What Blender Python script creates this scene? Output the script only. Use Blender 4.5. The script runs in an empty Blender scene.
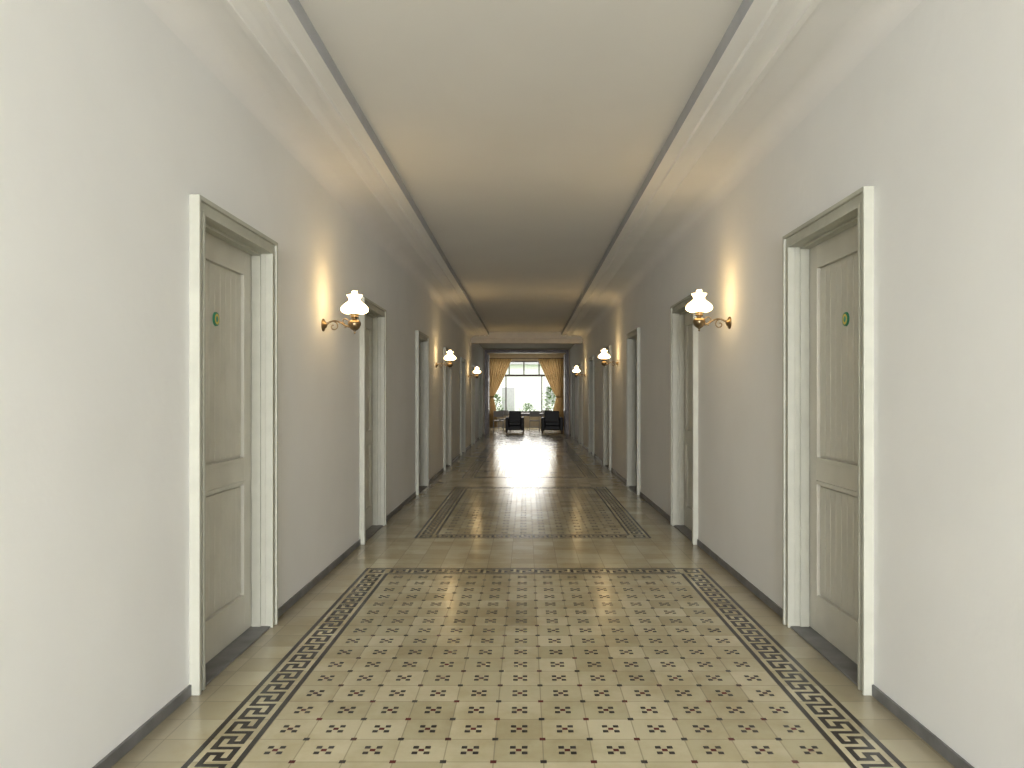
import bpy, bmesh, math, random
from mathutils import Vector, noise
random.seed(4)
S = bpy.context.scene
S.view_settings.view_transform = 'Standard'
S.view_settings.look = 'None'
S.view_settings.exposure = 0.14

CAMH = 1.45
XL, XR = -1.635, 1.69
Y0, Y1 = -12.0, 29.3

# ---------------------------------------------------------------- materials
def new_mat(name):
    m = bpy.data.materials.new(name); m.use_nodes = True
    nt = m.node_tree
    return m, nt, nt.nodes['Principled BSDF']

def simple(name, col, rough=0.5, metal=0.0, var=0.06, scale=6.0, bump=0.0, bscale=60, spec=0.5):
    m, nt, b = new_mat(name)
    tc = nt.nodes.new('ShaderNodeNewGeometry')
    n = nt.nodes.new('ShaderNodeTexNoise'); n.inputs['Scale'].default_value = scale
    n.inputs['Detail'].default_value = 5
    nt.links.new(tc.outputs['Position'], n.inputs['Vector'])
    r = nt.nodes.new('ShaderNodeValToRGB')
    r.color_ramp.elements[0].position = 0.3; r.color_ramp.elements[1].position = 0.7
    r.color_ramp.elements[0].color = (*[c*(1-var) for c in col], 1)
    r.color_ramp.elements[1].color = (*[min(1, c*(1+var)) for c in col], 1)
    nt.links.new(n.outputs['Fac'], r.inputs['Fac'])
    nt.links.new(r.outputs['Color'], b.inputs['Base Color'])
    b.inputs['Roughness'].default_value = rough
    b.inputs['Metallic'].default_value = metal
    b.inputs['Specular IOR Level'].default_value = spec
    if bump:
        n2 = nt.nodes.new('ShaderNodeTexNoise'); n2.inputs['Scale'].default_value = bscale
        n2.inputs['Detail'].default_value = 6
        nt.links.new(tc.outputs['Position'], n2.inputs['Vector'])
        bp = nt.nodes.new('ShaderNodeBump'); bp.inputs['Strength'].default_value = bump
        bp.inputs['Distance'].default_value = 0.01
        nt.links.new(n2.outputs['Fac'], bp.inputs['Height'])
        nt.links.new(bp.outputs['Normal'], b.inputs['Normal'])
    return m

M_wall = simple('plaster_wall', (0.865, 0.87, 0.855), 0.75, var=0.02, scale=1.6, bump=0.2, bscale=12, spec=0.25)
M_ceil = simple('ceiling_paint', (0.83, 0.82, 0.79), 0.8, var=0.02, scale=1.0, spec=0.2)
M_soffit = simple('soffit_paint', (0.88, 0.875, 0.86), 0.7, var=0.02, scale=2.0, bump=0.08, bscale=20, spec=0.25)
M_gap = simple('gap_shade_grey', (0.45, 0.46, 0.48), 0.8)  # grey puts the shadow line at the ceiling edge into the colour
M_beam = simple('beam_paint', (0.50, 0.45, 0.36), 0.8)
M_case = simple('casing_paint', (0.48, 0.48, 0.41), 0.5, var=0.05, scale=9, spec=0.25)
M_leaf = simple('door_paint', (0.62, 0.605, 0.53), 0.45, var=0.05, scale=5)
M_base = simple('baseboard_cement', (0.17, 0.17, 0.17), 0.5, var=0.25, scale=7)
M_dark = simple('dark_inlay', (0.032, 0.027, 0.025), 0.24, var=0.3, scale=8)
M_red = simple('red_inlay', (0.12, 0.030, 0.028), 0.24, var=0.3, scale=8)
M_brass = simple('aged_brass', (0.22, 0.16, 0.09), 0.32, 0.9, var=0.2, scale=40)
M_dwood = simple('dark_wood', (0.06, 0.03, 0.018), 0.4, var=0.3, scale=12)
M_black = simple('black_upholstery', (0.015, 0.015, 0.017), 0.55)
M_metal = simple('chair_metal', (0.35, 0.35, 0.36), 0.35, 0.8)
M_seat = simple('chair_vinyl', (0.25, 0.24, 0.23), 0.5)
M_green = simple('badge_green', (0.02, 0.22, 0.12), 0.4)
M_yel = simple('badge_yellow', (0.75, 0.60, 0.10), 0.4)
M_blue = simple('badge_teal', (0.05, 0.30, 0.22), 0.4)
M_leafg = simple('foliage', (0.12, 0.20, 0.07), 0.6, var=0.5, scale=4)
M_bark = simple('bark', (0.16, 0.11, 0.07), 0.9)
M_grass = simple('lawn', (0.16, 0.26, 0.08), 0.9, var=0.3)
M_build = simple('render_outside', (0.8, 0.8, 0.78), 0.8)
M_room = simple('lobby_plaster', (0.60, 0.52, 0.40), 0.8)

def emis(name, col, s):
    m, nt, b = new_mat(name)
    b.inputs['Base Color'].default_value = (0.9, 0.88, 0.82, 1)
    b.inputs['Emission Color'].default_value = (*col, 1)
    b.inputs['Emission Strength'].default_value = s
    return m
M_opal = emis('opal_glass', (1.0, 0.68, 0.31), 10.5)
M_tube = emis('fluorescent_tube', (0.95, 1.0, 0.95), 4.0)

# curtain : partly translucent cloth
def curtain_mat():
    m, nt, b = new_mat('gold_curtain_cloth')
    b.inputs['Roughness'].default_value = 0.85
    t = nt.nodes.new('ShaderNodeBsdfTranslucent'); t.inputs['Color'].default_value = (0.38, 0.26, 0.13, 1)
    mx = nt.nodes.new('ShaderNodeMixShader'); mx.inputs[0].default_value = 0.24
    nt.links.new(b.outputs[0], mx.inputs[1]); nt.links.new(t.outputs[0], mx.inputs[2])
    w = nt.nodes.new('ShaderNodeTexNoise'); w.inputs['Scale'].default_value = 5
    r = nt.nodes.new('ShaderNodeValToRGB')
    r.color_ramp.elements[0].color = (0.34, 0.24, 0.11, 1); r.color_ramp.elements[1].color = (0.54, 0.40, 0.20, 1)
    nt.links.new(w.outputs['Fac'], r.inputs['Fac']); nt.links.new(r.outputs['Color'], b.inputs['Base Color'])
    nt.links.new(mx.outputs[0], nt.nodes['Material Output'].inputs['Surface'])
    return m
M_curt = curtain_mat()

# tiled floor
GX, GY, T = -1.13, 6.22, 0.20
def floor_mat():
    m, nt, b = new_mat('cement_tile_floor')
    N = nt.nodes.new; L = nt.links.new
    geo = N('ShaderNodeNewGeometry')
    sub = N('ShaderNodeVectorMath'); sub.operation = 'SUBTRACT'; sub.inputs[1].default_value = (GX, GY, 0)
    L(geo.outputs['Position'], sub.inputs[0])
    sc = N('ShaderNodeVectorMath'); sc.operation = 'SCALE'; sc.inputs['Scale'].default_value = 1/T
    L(sub.outputs[0], sc.inputs[0])
    fl = N('ShaderNodeVectorMath'); fl.operation = 'FLOOR'; L(sc.outputs[0], fl.inputs[0])
    fr = N('ShaderNodeVectorMath'); fr.operation = 'FRACTION'; L(sc.outputs[0], fr.inputs[0])
    wn = N('ShaderNodeTexWhiteNoise'); L(fl.outputs[0], wn.inputs['Vector'])
    sp = N('ShaderNodeSeparateXYZ'); L(fr.outputs[0], sp.inputs[0])
    def edge(o):
        a = N('ShaderNodeMath'); a.operation = 'SUBTRACT'; L(o, a.inputs[0]); a.inputs[1].default_value = 0.5
        c = N('ShaderNodeMath'); c.operation = 'ABSOLUTE'; L(a.outputs[0], c.inputs[0])
        return c.outputs[0]
    mx = N('ShaderNodeMath'); mx.operation = 'MAXIMUM'
    L(edge(sp.outputs['X']), mx.inputs[0]); L(edge(sp.outputs['Y']), mx.inputs[1])
    mr = N('ShaderNodeMapRange'); mr.inputs['From Min'].default_value = 0.482; mr.inputs['From Max'].default_value = 0.495
    L(mx.outputs[0], mr.inputs['Value'])
    # base colour per tile
    r = N('ShaderNodeValToRGB')
    r.color_ramp.elements[0].color = (0.49, 0.44, 0.28, 1)
    r.color_ramp.elements[1].color = (0.66, 0.605, 0.42, 1)
    L(wn.outputs['Value'], r.inputs['Fac'])
    n1 = N('ShaderNodeTexNoise'); n1.inputs['Scale'].default_value = 1.7; n1.inputs['Detail'].default_value = 8
    n1.inputs['Roughness'].default_value = 0.65
    L(geo.outputs['Position'], n1.inputs['Vector'])
    r2 = N('ShaderNodeValToRGB')
    r2.color_ramp.elements[0].position = 0.35; r2.color_ramp.elements[0].color = (0.66, 0.59, 0.47, 1)
    r2.color_ramp.elements[1].position = 0.56; r2.color_ramp.elements[1].color = (1, 1, 1, 1)
    L(n1.outputs['Fac'], r2.inputs['Fac'])
    mul = N('ShaderNodeMix'); mul.data_type = 'RGBA'; mul.blend_type = 'MULTIPLY'; mul.inputs[0].default_value = 0.6
    L(r.outputs['Color'], mul.inputs[6]); L(r2.outputs['Color'], mul.inputs[7])
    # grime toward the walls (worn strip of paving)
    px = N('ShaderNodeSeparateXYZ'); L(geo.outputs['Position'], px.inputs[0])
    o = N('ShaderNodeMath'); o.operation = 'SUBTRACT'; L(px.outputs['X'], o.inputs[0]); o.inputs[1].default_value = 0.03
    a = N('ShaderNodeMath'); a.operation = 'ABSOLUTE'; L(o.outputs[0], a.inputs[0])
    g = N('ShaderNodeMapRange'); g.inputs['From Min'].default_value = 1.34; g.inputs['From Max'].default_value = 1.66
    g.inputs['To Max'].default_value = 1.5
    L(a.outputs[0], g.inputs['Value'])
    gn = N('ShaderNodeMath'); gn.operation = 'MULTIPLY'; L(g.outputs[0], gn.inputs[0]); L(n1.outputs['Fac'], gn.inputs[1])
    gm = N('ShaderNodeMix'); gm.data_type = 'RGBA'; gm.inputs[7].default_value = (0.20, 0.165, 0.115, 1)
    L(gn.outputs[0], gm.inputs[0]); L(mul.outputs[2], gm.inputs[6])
    j = N('ShaderNodeMix'); j.data_type = 'RGBA'; j.inputs[7].default_value = (0.22, 0.19, 0.13, 1)
    jm = N('ShaderNodeMath'); jm.operation = 'MULTIPLY'; jm.inputs[1].default_value = 0.6
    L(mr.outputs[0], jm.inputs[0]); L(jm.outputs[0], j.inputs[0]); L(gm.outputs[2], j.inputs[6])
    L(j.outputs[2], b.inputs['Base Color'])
    rr = N('ShaderNodeMapRange'); rr.inputs['To Min'].default_value = 0.10; rr.inputs['To Max'].default_value = 0.24
    L(n1.outputs['Fac'], rr.inputs['Value']); L(rr.outputs[0], b.inputs['Roughness'])
    n2 = N('ShaderNodeTexNoise'); n2.inputs['Scale'].default_value = 5; n2.inputs['Detail'].default_value = 3
    L(geo.outputs['Position'], n2.inputs['Vector'])
    bp = N('ShaderNodeBump'); bp.inputs['Strength'].default_value = 0.12; bp.inputs['Distance'].default_value = 0.01
    L(n2.outputs['Fac'], bp.inputs['Height'])
    bp2 = N('ShaderNodeBump'); bp2.invert = True; bp2.inputs['Strength'].default_value = 0.3; bp2.inputs['Distance'].default_value = 0.001
    L(mr.outputs[0], bp2.inputs['Height']); L(bp.outputs['Normal'], bp2.inputs['Normal'])
    L(bp2.outputs['Normal'], b.inputs['Normal'])
    b.inputs['Specular IOR Level'].default_value = 0.5
    return m
M_floor = floor_mat()

# ---------------------------------------------------------------- mesh helpers
class MB:
    def __init__(s): s.v=[]; s.f=[]; s.m=[]; s.sm=[]
    def add(s, vs, fs, mi=0, smooth=False):
        o=len(s.v); s.v += [tuple(v) for v in vs]
        for f in fs: s.f.append([i+o for i in f]); s.m.append(mi); s.sm.append(smooth)
    def box(s, x0,x1,y0,y1,z0,z1, mi=0):
        x0,x1=min(x0,x1),max(x0,x1); y0,y1=min(y0,y1),max(y0,y1); z0,z1=min(z0,z1),max(z0,z1)
        vs=[(x0,y0,z0),(x1,y0,z0),(x1,y1,z0),(x0,y1,z0),(x0,y0,z1),(x1,y0,z1),(x1,y1,z1),(x0,y1,z1)]
        s.add(vs,[(0,3,2,1),(4,5,6,7),(0,1,5,4),(1,2,6,5),(2,3,7,6),(3,0,4,7)],mi)
    def quad(s,x0,x1,y0,y1,z,mi=0):
        s.add([(x0,y0,z),(x1,y0,z),(x1,y1,z),(x0,y1,z)],[(0,1,2,3)],mi)
    def lathe(s, prof, c, axis='z', seg=24, mi=0, flute=0, fn=16, sgn=1, f0=0):
        vs=[]; n=len(prof)
        for k,(r,h) in enumerate(prof):
            for i in range(seg):
                t=2*math.pi*i/seg
                rr=r*(1+(flute if k>=f0 else 0)*math.cos(fn*t))
                a,b=rr*math.cos(t),rr*math.sin(t)
                if axis=='z': vs.append((c[0]+a,c[1]+b,c[2]+h))
                elif axis=='x': vs.append((c[0]+sgn*h,c[1]+a,c[2]+b))
                else: vs.append((c[0]+a,c[1]+h,c[2]+b))
        fs=[]
        for k in range(n-1):
            for i in range(seg):
                j=(i+1)%seg
                fs.append((k*seg+i,k*seg+j,(k+1)*seg+j,(k+1)*seg+i))
        s.add(vs,fs,mi,True)
    def tube(s, pts, rad, seg=8, mi=0):
        pts=[Vector(p) for p in pts]; n=len(pts); vs=[]
        up=Vector((0,1,0))
        for i,p in enumerate(pts):
            d=(pts[min(i+1,n-1)]-pts[max(i-1,0)]).normalized()
            a=d.cross(up)
            if a.length<1e-3: a=d.cross(Vector((1,0,0)))
            a.normalize(); b=d.cross(a).normalized()
            r=rad[i] if isinstance(rad,(list,tuple)) else rad
            for k in range(seg):
                t=2*math.pi*k/seg
                vs.append(p+a*math.cos(t)*r+b*math.sin(t)*r)
        fs=[]
        for i in range(n-1):
            for k in range(seg):
                j=(k+1)%seg
                fs.append((i*seg+k,i*seg+j,(i+1)*seg+j,(i+1)*seg+k))
        fs.append(tuple(range(seg))); fs.append(tuple((n-1)*seg+k for k in range(seg)))
        s.add(vs,fs,mi,True)
    def obj(s,name,mats,bevel=0,parent=None,recalc=True):
        me=bpy.data.meshes.new(name); me.from_pydata(s.v,[],s.f)
        for m in mats: me.materials.append(m)
        me.polygons.foreach_set('material_index',s.m)
        me.polygons.foreach_set('use_smooth',s.sm)
        me.update()
        if recalc:
            bm=bmesh.new(); bm.from_mesh(me); bmesh.ops.recalc_face_normals(bm,faces=bm.faces); bm.to_mesh(me); bm.free()
        ob=bpy.data.objects.new(name,me); S.collection.objects.link(ob)
        if bevel:
            md=ob.modifiers.new('bev','BEVEL'); md.width=bevel; md.segments=2; md.limit_method='ANGLE'
        if parent: ob.parent=parent
        return ob

# ---------------------------------------------------------------- doors layout
DW = 1.17
DHL, DHR = 2.435, 2.475
door_y = [3.69+3.77*k for k in range(7)]

# ---------------------------------------------------------------- walls
def side_wall(name, xf, sg, DH):
    b=MB(); xo=xf+sg*0.25
    y=Y0
    for dy in door_y:
        b.box(xf,xo,y,dy+0.04,0,3.55)
        b.box(xf,xo,dy+0.04,dy+DW-0.04,DH-0.04,3.55)
        y=dy+DW-0.04
    b.box(xf,xo,y,Y1,0,3.55)
    b.obj(name,[M_wall])
side_wall('wall_left',XL,-1,DHL)
side_wall('wall_right',XR,1,DHR)

# baseboards
def baseb(name,xf,sg):
    b=MB(); y=Y0
    for dy in door_y:
        b.box(xf,xf-sg*0.012,y,dy,0,0.055); y=dy+DW
    b.box(xf,xf-sg*0.012,y,Y1,0,0.055)
    b.obj(name,[M_base],0.003)
baseb('baseboard_left',XL,-1); baseb('baseboard_right',XR,1)

# ---------------------------------------------------------------- floor
b=MB(); b.box(-4.5,4.5,Y0,36.3,-0.15,0); b.obj('floor',[M_floor])

ZI=0.0006
inl=MB()
KEY=["111110","100010","101110","101000","101111"]
def rect_ring(x0,x1,y0,y1,w):
    inl.quad(x0,x1,y0,y0+w,ZI); inl.quad(x0,x1,y1-w,y1,ZI)
    inl.quad(x0,x0+w,y0+w,y1-w,ZI); inl.quad(x1-w,x1,y0+w,y1-w,ZI)
def panel(x0,x1,y0,y1):
    BW=0.22; u=BW/9
    rect_ring(x0,x1,y0,y1,u); rect_ring(x0+8*u,x1-8*u,y0+8*u,y1-8*u,u)
    fx0,fx1,fy0,fy1=x0+BW,x1-BW,y0+BW,y1-BW
    def key(axis,start,length,o,flip):
        n=max(1,round(length/(6*u))); p=length/n; uu=p/6
        for i in range(n):
            for r,row in enumerate(KEY):
                c=0
                while c<6:
                    if row[c]=='1':
                        e=c
                        while e<6 and row[e]=='1': e+=1
                        a0=start+i*p+c*uu; a1=start+i*p+e*uu
                        rr=(4-r) if flip else r
                        b0=o+(2+rr)*u; b1=b0+u
                        if axis=='y': inl.quad(b0,b1,a0,a1,ZI)
                        else: inl.quad(a0,a1,b0,b1,ZI)
                        c=e
                    else: c+=1
    key('y',fy0,fy1-fy0,x0,False); key('y',fy0,fy1-fy0,x1-BW,True)
    key('x',fx0,fx1-fx0,y0,False); key('x',fx0,fx1-fx0,y1-BW,True)
    for cx in (x0,x1-BW):
        for cy in (y0,y1-BW):
            rect_ring(cx+2*u,cx+7*u,cy+2*u,cy+7*u,u); inl.quad(cx+4*u,cx+5*u,cy+4*u,cy+5*u,ZI)
    nx=round((fx1-fx0)/T); ny=round((fy1-fy0)/T)
    tx=(fx1-fx0)/nx; ty=(fy1-fy0)/ny
    h=0.0115; s=0.0245
    for i in range(nx+1):
        for j in range(ny+1):
            X=fx0+i*tx; Y=fy0+j*ty
            if 0<i<nx and 0<j<ny:
                q=0.0125; inl.quad(X-q,X+q,Y-q,Y+q,ZI,1 if (i+j)%2 else 0)
            if i<nx and j<ny:
                cx=X+tx/2; cy=Y+ty/2
                for dx in (-s,s):
                    for dy in (-s,s): inl.quad(cx+dx-h,cx+dx+h,cy+dy-h,cy+dy+h,ZI,0)
                inl.quad(cx-h,cx+h,cy-h,cy+h,ZI,1)
panel(-1.35,1.49,-5.20,6.44)
panel(-1.15,1.29,7.80,12.24)
panel(-1.15,1.29,13.60,28.24)
inl.obj('floor_tile_inlay',[M_dark,M_red],recalc=False)

# ---------------------------------------------------------------- ceiling
H=CAMH
cx0,cx1=-1.10,1.05
YB=22.6
b=MB(); b.box(cx0-0.02,cx1+0.02,Y0,YB,H+1.92,3.60); b.obj('ceiling',[M_ceil])
def soffit(name,xw,xi,sg):
    # profile from the wall to the lip, heights above floor
    w=abs(xw-xi)
    P=[]
    for i in range(9):       # cove
        a=i/8*math.pi/2
        P.append((0.0+0.13*(1-math.cos(a)), H+1.69+0.13*math.sin(a)))
    P+=[(w-0.30,H+1.825),(w-0.295,H+1.808),(w-0.26,H+1.806)]
    for i in range(6):
        a=i/5
        P.append((w-0.255+0.06*a,H+1.812+0.015*math.sin(a*math.pi/2)))
    P+=[(w-0.15,H+1.83),(w-0.145,H+1.820),(w-0.11,H+1.818),(w-0.10,H+1.833),(w-0.03,H+1.836),(w-0.028,H+1.828),(w,H+1.828)]
    n=len(P)
    pr=[(xw+sg*p[0],p[1]) for p in P]
    b=MB()
    vs=[(x,Y0,z) for x,z in pr]+[(x,YB,z) for x,z in pr]
    b.add(vs,[(i,i+1,n+i+1,n+i) for i in range(8)],0,True)
    b.add(vs,[(i,i+1,n+i+1,n+i) for i in range(8,n-1)],0)
    ztop=3.6; x_i=pr[-1][0]
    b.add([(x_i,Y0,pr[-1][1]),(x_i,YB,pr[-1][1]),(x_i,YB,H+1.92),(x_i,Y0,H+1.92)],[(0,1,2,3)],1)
    b.box(xw,x_i+(-sg)*0.03,Y0,YB,H+1.93,ztop,0)
    return b.obj(name,[M_soffit,M_gap],recalc=False)
soffit('trim_1',XL,cx0,1); soffit('trim_2',XR,cx1,-1)
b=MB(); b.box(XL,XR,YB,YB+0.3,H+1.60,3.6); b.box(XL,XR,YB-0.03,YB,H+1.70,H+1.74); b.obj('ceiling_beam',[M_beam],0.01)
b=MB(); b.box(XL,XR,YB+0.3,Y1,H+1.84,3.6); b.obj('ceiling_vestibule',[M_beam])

# ---------------------------------------------------------------- doors
def door(idx,xw,sg,y0,DH):
    b=MB()
    def bx(d0,d1,u0,u1,z0,z1,mi=0): b.box(xw+sg*d0,xw+sg*d1,y0+u0,y0+u1,z0,z1,mi)
    W=DW; Hh=DH; c=0.085
    for (e0,e1,p) in ((0,0.022,0.050),(0.022,0.065,0.036),(0.065,c,0.044)):
        bx(-p,0.0,e0,e1,0,Hh-e0); bx(-p,0.0,W-e1,W-e0,0,Hh-e0)
        bx(-p,0.0,e1,W-e1,Hh-e1,Hh-e0)
    bx(-0.0,0.20,0.045,c,0,Hh-0.045); bx(-0.0,0.20,W-c,W-0.045,0,Hh-0.045); bx(0,0.20,c,W-c,Hh-c,Hh-0.045)
    bx(0.03,0.085,c,c+0.014,0,Hh-c); bx(0.03,0.085,W-c-0.014,W-c,0,Hh-c); bx(0.03,0.085,c+0.014,W-c-0.014,Hh-c-0.014,Hh-c)
    l0,l1=c+0.003,W-c-0.003; zt=Hh-c-0.003; d=0.09
    st=0.115
    mi=1
    bx(d,d+0.04,l0,l0+st,0.012,zt,mi); bx(d,d+0.04,l1-st,l1,0.012,zt,mi)
    rails=[(0.012,0.22),(0.94,1.06),(zt-0.13,zt)]
    for z0,z1 in rails: bx(d,d+0.04,l0+st,l1-st,z0,z1,mi)
    for z0,z1 in ((0.22,0.94),(1.06,zt-0.13)):
        p0,p1=l0+st,l1-st
        bx(d+0.018,d+0.03,p0,p1,z0,z1,mi)
        m=0.022
        bx(d-0.006,d+0.02,p0,p0+m,z0,z1,mi); bx(d-0.006,d+0.02,p1-m,p1,z0,z1,mi)
        bx(d-0.006,d+0.02,p0+m,p1-m,z0,z0+m,mi); bx(d-0.006,d+0.02,p0+m,p1-m,z1-m,z1,mi)
        n=9; q0,q1=p0+m+0.012,p1-m-0.012; s=(q1-q0)/n
        for i in range(n):
            bx(d+0.010,d+0.019,q0+i*s+0.0015,q0+(i+1)*s-0.0015,z0+m+0.012,z1-m-0.012,mi)
    bx(-0.03,0.2,c,W-c,0.0,0.011,5)
    xk=xw+sg*(d-0.0); yk=y0+l0+0.06
    b.box(xw+sg*d,xw+sg*(d-0.004),yk-0.014,yk+0.014,1.0,1.08,6)
    b.lathe([(0.0,0.035),(0.010,0.034),(0.015,0.026),(0.015,0.020),(0.007,0.014),(0.007,0.0)],(xk,yk,1.05),'x',14,6,sgn=-sg)
    zc=1.885; yc=y0+W/2-0.03; xs=xw+sg*(d+0.010)
    b.lathe([(0.0,0.010),(0.017,0.010)],(xs,yc,zc),'x',24,4,sgn=-sg)
    b.lathe([(0.017,0.010),(0.030,0.010)],(xs,yc,zc),'x',24,3,sgn=-sg)
    b.lathe([(0.030,0.010),(0.039,0.009),(0.040,0.0)],(xs,yc,zc),'x',24,2,sgn=-sg)
    b.obj('door_%d'%idx,[M_case,M_leaf,M_green,M_yel,M_blue,M_base,M_brass],0.0025)
k=1
for y in door_y:
    door(k,XL,-1,y,DHL); k+=1
    door(k,XR,1,y,DHR); k+=1

# ---------------------------------------------------------------- sconces
def spiral(cx,cz,r0,r1,a0,a1,n=18):
    return [(cx+(r0+(r1-r0)*i/n)*math.cos(a0+(a1-a0)*i/n), cz+(r0+(r1-r0)*i/n)*math.sin(a0+(a1-a0)*i/n)) for i in range(n+1)]
def sconce(xw,sg,y,z0):
    b=MB(); X=lambda d: xw-sg*d
    b.lathe([(0.0,0.0),(0.052,0.0),(0.052,0.006),(0.044,0.012),(0.030,0.016),(0.022,0.028),(0.010,0.034),(0.0,0.036)],(xw,y,z0),'x',24,0,sgn=-sg)
    D=0.255
    pts=[]
    n=24
    for i in range(n+1):
        t=i/n
        d=0.02+(D-0.02)*t
        z=z0+0.035*math.sin(t*math.pi*2*0.78)*(1-0.2*t)
        if t>0.7: z=z+ (t-0.7)*0.06
        pts.append((X(d),y,z))
    b.tube(pts,[0.0085-0.002*abs(math.sin(i/n*math.pi)) for i in range(n+1)],10,0)
    for (cx,cz,r0,r1,a0,a1) in ((0.085,z0-0.012,0.040,0.008,math.pi*0.5,-math.pi*1.6),(0.175,z0+0.022,0.042,0.008,-math.pi*0.5,math.pi*1.6)):
        b.tube([(X(p[0]),y,p[1]) for p in spiral(cx,cz,r0,r1,a0,a1,26)],0.0048,8,0)
    zc=z0-0.05
    b.lathe([(0.0,-0.022),(0.006,-0.020),(0.009,-0.012),(0.005,-0.004),(0.012,0.004),(0.028,0.014),(0.043,0.030),(0.050,0.048),
             (0.052,0.062),(0.046,0.078),(0.030,0.090),(0.017,0.096),(0.017,0.104),(0.030,0.108),(0.032,0.120),(0.024,0.126),(0.040,0.132),(0.046,0.134),(0.046,0.138),(0.0,0.138)],
            (X(D),y,zc),'z',28,0)
    b.lathe([(0.045,0.0),(0.078,0.006),(0.101,0.020),(0.108,0.036),(0.103,0.054),(0.086,0.074),(0.062,0.092),(0.047,0.106),(0.043,0.120),(0.050,0.138),(0.062,0.154)],
            (X(D),y,zc+0.136),'z',64,1,flute=0.035,fn=16,f0=2)
    b.lathe([(0.022,0.0),(0.030,0.03),(0.026,0.07),(0.021,0.12),(0.023,0.185)],(X(D),y,zc+0.136),'z',20,1)
    b.obj('wall_sconce',[M_brass,M_opal],recalc=False)
for (y,) in ((6.12,),(13.8,),(21.4,)):
    sconce(XL,-1,y,2.03)
for y in (6.30,13.95,21.6):
    sconce(XR,1,y,2.065)

# ---------------------------------------------------------------- lobby beyond
YR0,YR1=29.3,36.0
b=MB()
b.box(-4.5,-1.60,YR0,YR0+0.2,0,3.6); b.box(1.65,4.5,YR0,YR0+0.2,0,3.6); b.box(-1.6,1.65,YR0,YR0+0.2,3.27,3.6)
b.obj('wall_end',[M_room])
b=MB(); b.box(-4.7,-4.5,YR0,YR1+0.2,0,3.8); b.obj('wall_lobby_left',[M_room])
b=MB(); b.box(4.5,4.7,YR0,YR1+0.2,0,3.8); b.obj('wall_lobby_right',[M_room])
b=MB(); b.box(-4.5,4.5,YR0+0.2,YR1+0.2,3.6,3.8); b.obj('ceiling_lobby',[M_room])
WX0,WX1,WZ0,WZ1=-1.75,1.6,0.72,3.15
b=MB()
b.box(-4.5,WX0,YR1,YR1+0.2,0,3.6); b.box(WX1,4.5,YR1,YR1+0.2,0,3.6)
b.box(WX0,WX1,YR1,YR1+0.2,0,WZ0); b.box(WX0,WX1,YR1,YR1+0.2,WZ1,3.6)
b.obj('wall_far',[M_room])
b=MB()
t=0.05
b.box(WX0,WX0+t,YR1+0.04,YR1+0.12,WZ0,WZ1); b.box(WX1-t,WX1,YR1+0.04,YR1+0.12,WZ0,WZ1)
b.box(WX0,WX1,YR1+0.04,YR1+0.12,WZ0,WZ0+t); b.box(WX0,WX1,YR1+0.04,YR1+0.12,WZ1-t,WZ1)
b.box(WX0,WX1,YR1+0.03,YR1+0.13,2.42,2.52)
for x in (-0.80,-0.10,0.62): b.box(x-0.03,x+0.03,YR1+0.045,YR1+0.115,2.52,WZ1-t)
for x in (-0.95,0.75): b.box(x-0.03,x+0.03,YR1+0.045,YR1+0.115,WZ0+t,2.42)
b.box(WX0-0.05,WX1+0.05,YR1-0.06,YR1+0.04,WZ0-0.04,WZ0)
b.obj('window_1',[M_dwood],0.004)

b=MB()
b.box(-1.60,-1.50,YR0-0.02,YR0+0.22,0,3.27); b.box(1.55,1.65,YR0-0.02,YR0+0.22,0,3.27); b.box(-1.5,1.55,YR0-0.02,YR0+0.22,3.15,3.27)
b.obj('trim_3',[M_dwood],0.006)
def leaf(xa,name):
    b=MB(); ya,yb=YR0+0.24,YR0+1.0
    b.box(xa,xa+0.045,ya,ya+0.11,0.01,3.12); b.box(xa,xa+0.045,yb-0.11,yb,0.01,3.12)
    for z0,z1 in ((0.01,0.25),(0.9,1.02),(2.1,2.2),(3.0,3.12)): b.box(xa,xa+0.045,ya+0.11,yb-0.11,z0,z1)
    b.box(xa+0.015,xa+0.03,ya+0.11,yb-0.11,0.25,0.9)
    b.box(xa+0.015,xa+0.03,ya+0.11,yb-0.11,1.02,2.1); b.box(xa+0.015,xa+0.03,ya+0.11,yb-0.11,2.2,3.0)
    b.obj(name,[M_dwood],0.004)
leaf(-1.50,'door_15'); leaf(1.505,'door_16')

def curtain(xo,sg):
    b=MB(); nu,nv=70,50; zt,zb=3.25,0.03
    vs=[]
    for j in range(nv+1):
        v=j/nv; z=zt+(zb-zt)*v
        zt_tie=1.45
        if z>zt_tie:
            q=(z-zt_tie)/(zt-zt_tie); w=0.34+0.88*(q**0.85)
        else:
            q=(zt_tie-z)/zt_tie; w=0.34+0.16*math.sin(min(1,q*1.6)*math.pi/2)
        for i in range(nu+1):
            u=i/nu
            amp=0.05*(0.6+0.4*w)
            y=YR1-0.16+amp*math.sin(u*math.pi*2*9+0.5*math.sin(v*5))+0.01*math.sin(37*u)
            x=xo+sg*w*u
            vs.append((x,y,z))
    fs=[]
    for j in range(nv):
        for i in range(nu):
            a=j*(nu+1)+i; fs.append((a,a+1,a+nu+2,a+nu+1))
    b.add(vs,fs,0,True)
    b.box(xo-sg*0.02,xo+sg*0.37,YR1-0.25,YR1-0.235,1.41,1.50,0)
    return b.obj('curtain',[M_curt],recalc=False)
curtain(-1.88,1); curtain(1.78,-1)
b=MB(); b.tube([(-2.1,YR1-0.16,3.27),(-0.1,YR1-0.16,3.27),(2.0,YR1-0.16,3.27)],0.018,10,0)
for x in (-2.05,1.95): b.box(x-0.01,x+0.01,YR1-0.16,YR1,3.26,3.28)
b.obj('curtain_rod',[M_dwood])

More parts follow.
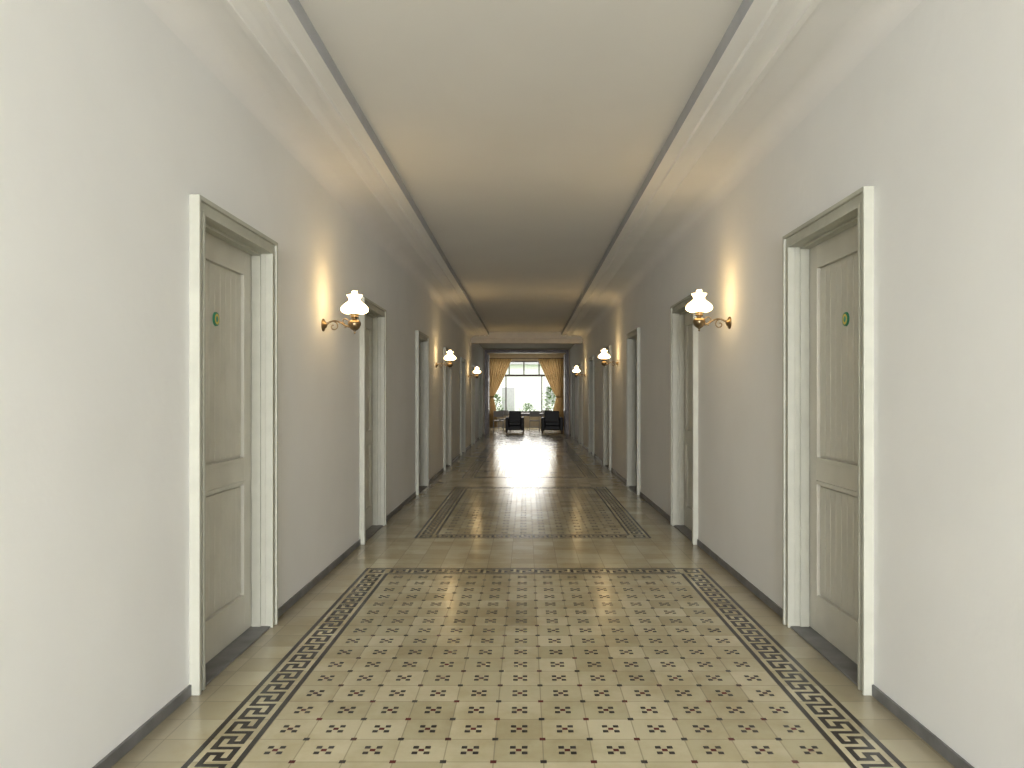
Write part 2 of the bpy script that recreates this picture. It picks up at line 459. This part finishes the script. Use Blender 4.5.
b=MB(); b.box(-0.65,0.55,31.9,32.15,3.55,3.60,0); b.box(-0.62,0.52,31.93,32.12,3.52,3.55,1)
b.obj('ceiling_light',[M_metal,M_tube],0.004)

def armchair(x,y,w=0.85):
    b=MB(); h=w/2
    b.box(x-h+0.13,x+h-0.13,y-0.38,y+0.30,0.12,0.30); b.box(x-h+0.14,x+h-0.14,y-0.40,y+0.22,0.30,0.45)
    b.box(x-h+0.13,x+h-0.13,y+0.20,y+0.40,0.30,0.88)
    for s in (-1,1):
        b.box(x+s*(h-0.13),x+s*h,y-0.38,y+0.40,0.10,0.63)
        for yy in (-0.33,0.34): b.box(x+s*(h-0.04)-0.03,x+s*(h-0.04)+0.03,y+yy-0.03,y+yy+0.03,0,0.10,1)
    b.obj('armchair',[M_black,M_dwood],0.035)
armchair(-0.45,30.9,0.75); armchair(1.06,30.9,0.86)
def chair(x,y):
    b=MB()
    for sx in (-0.2,0.2):
        b.tube([(x+sx,y-0.2,0),(x+sx,y-0.2,0.45)],0.013,8); b.tube([(x+sx,y+0.2,0),(x+sx,y+0.2,0.45),(x+sx,y+0.26,0.88)],0.013,8)
        b.tube([(x+sx,y-0.2,0.18),(x+sx,y+0.2,0.18)],0.009,8)
    b.tube([(x-0.2,y-0.2,0.2),(x+0.2,y-0.2,0.2)],0.009,8)
    b.box(x-0.22,x+0.22,y-0.22,y+0.22,0.44,0.48,1); b.box(x-0.2,x+0.2,y+0.225,y+0.25,0.62,0.86,1)
    b.obj('dining_chair',[M_metal,M_seat],0.006)
for p in ((-1.15,31.6),(0.36,31.8),(-1.0,33.6),(0.95,33.8)): chair(*p)
b=MB()
b.box(-0.75,0.75,32.5,33.2,0.71,0.75)
for x in (-0.68,0.68):
    for y in (32.57,33.13): b.box(x-0.03,x+0.03,y-0.03,y+0.03,0,0.71)
b.box(-0.68,0.68,32.56,32.59,0.63,0.71); b.box(-0.68,0.68,33.11,33.14,0.63,0.71)
b.obj('dining_table',[M_dwood],0.005)

# ---------------------------------------------------------------- outside
b=MB(); b.box(-30,30,36.3,80,-0.2,-0.05); b.obj('ground_garden',[M_grass])
b=MB(); b.box(-8,12,60,62,-0.05,4.0); b.box(-1.9,-0.9,59.95,60,0,2.2,1); b.box(1.6,3.4,59.95,60,0.9,2.3,1); b.box(-8.4,12.4,59.4,62.4,4.0,4.2,1)
b.obj('garden_building',[M_build,M_metal])
def shrub(name,x,y,w,h,n,base=-0.05):
    b=MB()
    for s in range(5):
        a=random.uniform(0,6.28); b.tube([(x,y,base),(x+0.3*w*math.cos(a),y+0.3*w*math.sin(a),base+h*0.6)],[0.03,0.01],6,1)
    for i in range(n):
        a=random.uniform(0,6.28); q=random.random()**0.5; z=random.random()
        r=w*q*math.sin(math.pi*(0.2+0.75*z))*(0.8+0.3*math.sin(3*a))
        p=Vector((x+r*math.cos(a),y+r*math.sin(a),base+0.1+h*z))
        d=Vector((math.cos(a),math.sin(a),random.uniform(-0.4,0.8))).normalized()*random.uniform(0.12,0.22)
        s=d.cross(Vector((0,0,1))).normalized()*0.04
        b.add([p,p+d*0.5+s,p+d,p+d*0.5-s],[(0,1,2,3)],0)
    b.obj(name,[M_leafg,M_bark],recalc=False)
shrub('garden_shrub',-1.6,39.5,0.9,1.5,900)
shrub('garden_shrub',1.3,40.5,0.8,1.9,900)
shrub('garden_shrub',0.1,44,0.8,1.0,600)
shrub('garden_shrub',2.8,42,1.2,2.4,900)
shrub('garden_shrub',-3.4,43,1.3,2.6,900)

# ---------------------------------------------------------------- light
w=bpy.data.worlds.new('World'); S.world=w; w.use_nodes=True
bg=w.node_tree.nodes['Background']; bg.inputs[0].default_value=(1.0,0.99,0.97,1); bg.inputs[1].default_value=3.0

def area(name,loc,rot,sx,sy,p,col):
    l=bpy.data.lights.new(name,'AREA'); l.shape='RECTANGLE'; l.size=sx; l.size_y=sy; l.energy=p; l.color=col
    o=bpy.data.objects.new(name,l); o.location=loc; o.rotation_euler=rot; S.collection.objects.link(o); return o
area('entrance_daylight',(0,Y0+0.05,1.8),(math.radians(90),0,0),3.2,2.8,1480,(0.97,0.98,1.0))
area('fill_behind_camera',(0,-4.6,3.34),(0,0,0),2.0,7.0,215,(0.97,0.98,1.0))  # added fill lamp under the closed ceiling behind the camera, no opening there
area('window_daylight',(0,YR1+0.3,2.0),(math.radians(-90),0,0),3.2,2.3,100,(1.0,0.95,0.87))

# ---------------------------------------------------------------- camera
cam=bpy.data.cameras.new('camera'); co=bpy.data.objects.new('camera',cam); S.collection.objects.link(co)
co.location=(0,0,CAMH); co.rotation_euler=(math.radians(90),0,0)
cam.sensor_width=36; cam.lens=36*760/1024; cam.shift_x=-14/1024; cam.shift_y=13/1024
cam.clip_end=300
S.camera=co
